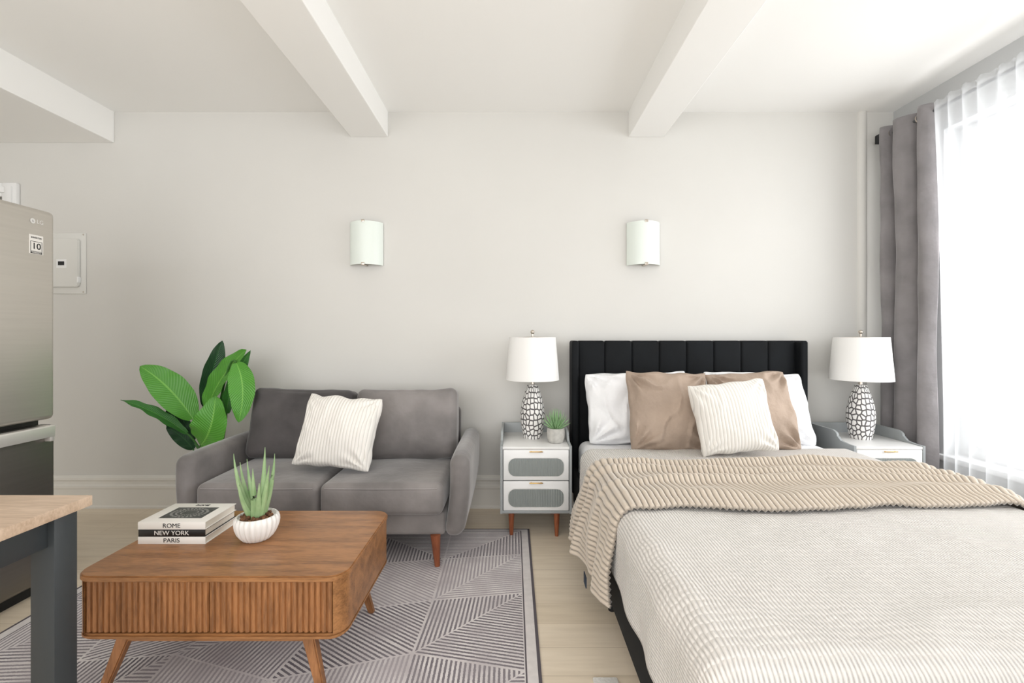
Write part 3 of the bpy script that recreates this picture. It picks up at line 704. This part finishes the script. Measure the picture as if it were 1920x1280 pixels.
b = B(); c0 = Vector((.262,2.79,.615))
for i in range(54):
    a = i*2.4; el = .45+1.1*(i/54); L = .10+.035*(i/54)
    spike(b, c0, c0+Vector((math.cos(a)*math.cos(el), math.sin(a)*math.cos(el), math.sin(el)))*L, .0055, .008)
obj('foliage', b, M['succ'], sp)

# ------------------------------------------------------------ bed
bed = empty('bed', (1.16, 1.95, 0), 'black velvet bed frame with channel tufted winged headboard', 'bed')
hx0, hx1 = .385, 1.930
b = B(); n = 8; w = (hx1-hx0-.09)/n
for i in range(n):
    softbox(b, (hx0+.045+w*(i+.5), 3.065, .725), (w+.003,.065,.87), .018, (0,.010,.0), 5)
box(b, hx0+.03, hx1-.03, 3.07, 3.13, .15, 1.15)
obj('headboard', b, M['blackvel'], bed)
for x in (hx0+.023, hx1-.023):
    b = B(); softbox(b, (x, 3.045, .66), (.046,.15,1.0), .015, (.002,.003,0), 5); obj('headboard_wing', b, M['blackvel'], bed)
for x in (.404, 1.916):
    b = B(); box(b, x-.012, x+.012, .905, 2.965, .115, .34, .008, 3); obj('side_rail', b, M['blackvel'], bed)
b = B(); box(b, .41, 1.91, .905, .928, .116, .339, .008, 3); obj('foot_rail', b, M['blackvel'], bed)
for k in range(9):
    b = B(); y = 1.02+k*.225; box(b, .416, 1.904, y, y+.07, .222, .242); obj('slat', b, M['oaktop'], bed)
for x in (.43, 1.89):
    for y in (.95, 1.98, 2.88):
        b = B(); cyl(b, (x, y, 0), (x, y, .13), .016, .022); obj('leg', b, M['black'], bed)
b = B(); softbox(b, (1.16, 1.945, .3815), (1.484,2.02,.275), .055, (0,0,.003), 10)
tag(obj('mattress', b, M['cotton'], base=(1.16,1.94,.244)), 'white sheeted mattress on the black bed frame', 'mattress')
def cloth(a, bb, X0, X1, YF, zt, r, flare=0):
    dx = max(X0-a, a-X1, 0); sx = -1 if a < X0 else 1; dy = max(YF-bb, 0)
    d = math.hypot(dx, dy); cxp = min(max(a, X0), X1); cyp = max(bb, YF)
    if d < 1e-9: return Vector((a, bb, zt)), Vector((0,0,1)), 0
    ux, uy = sx*dx/d, -dy/d
    if d < r*PI/2: th = d/r; h = r*math.sin(th); z = r*(1-math.cos(th)); nn = Vector((ux*math.sin(th), uy*math.sin(th), math.cos(th)))
    else: h = r+(d-r*PI/2)*flare; z = r+(d-r*PI/2); nn = Vector((ux, uy, 0))
    return Vector((cxp+ux*h, cyp+uy*h, zt-z)), nn, d
b = B(); QL = .285
def fq(u, v):
    a = .452-QL+u*(1.416+2*QL); bb = .945-.27+v*(2.575-.675)
    p, nn, d = cloth(a, bb, .452, 1.868, .945, .540, .06)
    w = .005+noise.noise(Vector((a*3, bb*3, 1)))*.007+noise.noise(Vector((a*9, bb*9, 4)))*.003
    if bb < 1.55: w += .008*max(0, 1-abs(noise.noise(Vector((a*1.6+bb*.8, bb*1.2, 11))))*7)*min(1, (1.55-bb)*4)
    if d > .12: w += .007*(1+math.sin(bb*17+math.sin(bb*5)*2))*min(1,(d-.12)*6)
    p = p+nn*(max(w, 0)*(1 if bb < 2.2 else .6)+.002); p.z = max(p.z, .12)
    return p, (a, bb)
grid(b, 150, 150, fq)
qo = obj('quilt', b, M['quilt'], base=(1.16,1.5,.54), ang=180); tag(qo, 'cream ribbed quilt spread over the bed', 'quilt')
so = qo.modifiers.new('thick', 'SOLIDIFY'); so.thickness = .007; so.offset = 1
# throw: thick plush fleece, bunched in loose folds
b = B(); rib = .0215; a0, a1 = .455-.415, 1.865+.20; nr = round((a1-a0)/rib)
def ft(u, v):
    a = a0+u*nr*rib; left = max(0, (.5-a)/.5)
    yb = 2.235+.03*math.sin(a*5)-.08*max(0,(a-1.2))+.10*left**1.2; yf = 1.650+.022*math.sin(a*4+1)+.012*math.sin(a*11)-.02*left
    bb = yf+(yb-yf)*v
    p, nn, d = cloth(a, bb, .46, 1.86, 0, .570, .078, flare=.02+.17*v)
    h = .0105*abs(math.sin(PI*(a-a0)/rib))**.65
    mod = 1+.8*noise.noise(Vector((a*3, v*2, 0)))
    def ridge(c0, wd): 
        q = (v-c0)/wd; return math.exp(-q*q) if q > 0 else math.exp(-(q*1.9)**2)
    prof = .020*ridge(.42-.07*math.sin(a*3.1+1), .075)+.024*ridge(.62+.06*math.sin(a*2.7), .07)+.030*ridge(.84-.04*math.sin(a*4.2), .075)+.014*ridge(.16+.03*math.sin(a*5), .10)
    prof *= mod
    w = abs(noise.noise(Vector((a*4, bb*6, 7))))*.012
    if d > .1: w += .015*(1+math.sin(v*13+a*7))*min(1,(d-.1)*5)
    edge = .010*(1-min(1, min(v, 1-v)*18))
    return p+nn*(h+prof+w+.011-edge)+Vector((0, .012*noise.noise(Vector((a*9,0,3))), 0)), (a-a0, bb)
grid(b, nr*7, 90, ft)
th = obj('throw_blanket', b, M['throw'], base=(1.16,1.95,.57), ang=180); tag(th, 'tan chunky ribbed throw blanket across the bed and down its side', 'blanket')
so = th.modifiers.new('thick', 'SOLIDIFY'); so.thickness = .012; so.offset = -1
b = B(); box(b, .308, .312, 1.93, 1.985, .120, .165); tg = obj('care_tag', b, M['navy'], th); tg['label'] = 'navy fabric tag'

def pil(name, label, m, **k):
    b = B(); pillow(b, **k); tag(obj(name, b, m, base=k['c']), label, 'pillow')
pil('bed_pillow', 'white bed pillow against the left half of the black headboard', M['cotton'], w=.69, h=.47, t=.20, c=(.795,2.880,.740), lean=70, seed=1, pinch=.06, rc=.06, wr=.032, ex=.46, roll=1)
pil('bed_pillow', 'white bed pillow against the right half of the black headboard', M['cotton'], w=.69, h=.47, t=.20, c=(1.535,2.880,.740), lean=70, seed=2, pinch=.06, rc=.06, wr=.032, ex=.46, roll=-2, taper=-.05)
pil('throw_pillow', 'tan square pillow in front of the white pillow nearer the sofa', M['tan'], w=.485, h=.48, t=.175, c=(.910,2.660,.752), lean=70, roll=-1, seed=5, pinch=.05, wr=.028, rc=.03, ex=.46)
pil('throw_pillow', 'tan square pillow in front of the white pillow nearer the window', M['tan'], w=.485, h=.48, t=.175, c=(1.398,2.660,.752), lean=70, roll=2, seed=6, pinch=.05, wr=.028, rc=.03, ex=.46)
pil('throw_pillow', 'cream ribbed square pillow in front of both tan pillows on the bed', M['cream'], w=.435, h=.405, t=.175, c=(1.190,2.465,.752), lean=72, roll=5, rib=.017, ribd=.0035, seed=8, rc=.05, pinch=.08, wr=.012, taper=.02)

# ------------------------------------------------------------ curtains
rod = empty('curtain_rod', (2.515, 3.1, 2.535), 'dark curtain rod with square finial above the window', 'curtain rod')
b = B(); cyl(b, (2.515, 3.10, 2.535), (2.515, .4, 2.535), .009); obj('rod', b, mat('pewter', (95,96,98), .4, metal=.4), rod)
b = B(); box(b, 2.485, 2.545, 3.09, 3.13, 2.505, 2.565, .006); obj('finial', b, M['black'], rod)
for y in (3.065, .8):
    b = B(); box(b, 2.51, 2.65, y-.01, y+.01, 2.520, 2.532, .002); box(b, 2.64, 2.65, y-.02, y+.02, 2.49, 2.58, .002); obj('bracket', b, M['black'], rod)
b = B()
def fd(u, v):
    z = .02+v*2.565; ph = u*2*PI*2.5+.8*math.sin(u*6)+PI*.9+.35*noise.noise(Vector((u*3, z*.9, 9))); y = 3.050-.335*u; am = .040*(.85+.15*v)
    x = 2.500+am*math.cos(ph)+.014*noise.noise(Vector((u*5, z*1.3, 0)))+.005*noise.noise(Vector((u*14, z*5, 2))); y += .014*math.sin(ph)+.010*noise.noise(Vector((u*6, z*1.5, 5)))
    return Vector((x, y, z)), (u, z)
grid(b, 130, 110, fd); cu = obj('curtain', b, M['drape'], base=(2.5,2.88,0), ang=180)
tag(cu, 'grey velvet curtain panel gathered at the side of the window', 'curtain')
so = cu.modifiers.new('thick', 'SOLIDIFY'); so.thickness = .003
for k in range(5):
    u = (k+.5)/5; y = 3.05-.335*u
    b = B(); bmesh.ops.create_cone(b, cap_ends=False, segments=24, radius1=.026, radius2=.026, depth=.008, matrix=Matrix.Translation((2.515, y, 2.535)) @ Matrix.Rotation(PI/2, 4, 'X'))
    obj('grommet', b, M['chrome'], cu)
b = B()
def fs(u, v):
    z = .04+v*2.530
    ph = u*2*PI*24+2.6*math.sin(u*11)+1.8*noise.noise(Vector((u*16, 0, 2)))+.5*noise.noise(Vector((u*8, z*.7, 6)))
    g = (1-.45*v)*(.7+.8*abs(noise.noise(Vector((u*10, 3, z*.3)))))
    y = 2.700-2.26*u
    x = 2.532-.045*v**3+.022*math.cos(ph)*g+.014*noise.noise(Vector((u*14, z*.8, 3)))*(1-v*.8); y += .012*math.sin(ph)*g
    top = .010*noise.noise(Vector((u*60, 0, 0)))+.006*math.cos(ph*2) if v > .985 else 0
    return Vector((x, y, z+top)), (u, z)
grid(b, 480, 34, fs); sh = obj('sheer_curtain', b, M['sheer'], base=(2.53,1.8,0), ang=180); tag(sh, 'white sheer voile curtain hanging across the window', 'curtain')

# ------------------------------------------------------------ light
w = bpy.data.worlds.new('World'); bpy.context.scene.world = w; w.use_nodes = True
w.node_tree.nodes['Background'].inputs[0].default_value = (.975,.985,1,1); w.node_tree.nodes['Background'].inputs[1].default_value = 1.28
def area(name, loc, rot, sx, sy, e, col=(1,1,1)):
    l = bpy.data.lights.new(name, 'AREA'); l.shape = 'RECTANGLE'; l.size = sx; l.size_y = sy; l.energy = e; l.color = col
    o = bpy.data.objects.new(name, l); C.objects.link(o); o.location = loc; o.rotation_euler = rot
area('window_daylight', (3.5, 1.6, 1.6), (0, PI/2, 0), 2.4, 2.8, 175, (.98,.99,1))
area('room_fill', (-1.4, -1.4, 1.4), (math.radians(102), 0, math.radians(6)), 4.4, 1.6, 66, (1,.995,.985))  # added fill behind the camera, brightens room and ceiling

sc = bpy.context.scene
sc.view_settings.view_transform = 'Standard'; sc.view_settings.look = 'None'; sc.view_settings.exposure = 0
cam = bpy.data.cameras.new('Camera'); co = bpy.data.objects.new('Camera', cam); C.objects.link(co); sc.camera = co
co.location = (0,0,CH); co.rotation_euler = (PI/2,0,0); cam.lens = 16; cam.sensor_width = 36; cam.shift_y = -10/1920; cam.shift_x = -2/1920; cam.clip_start = .02
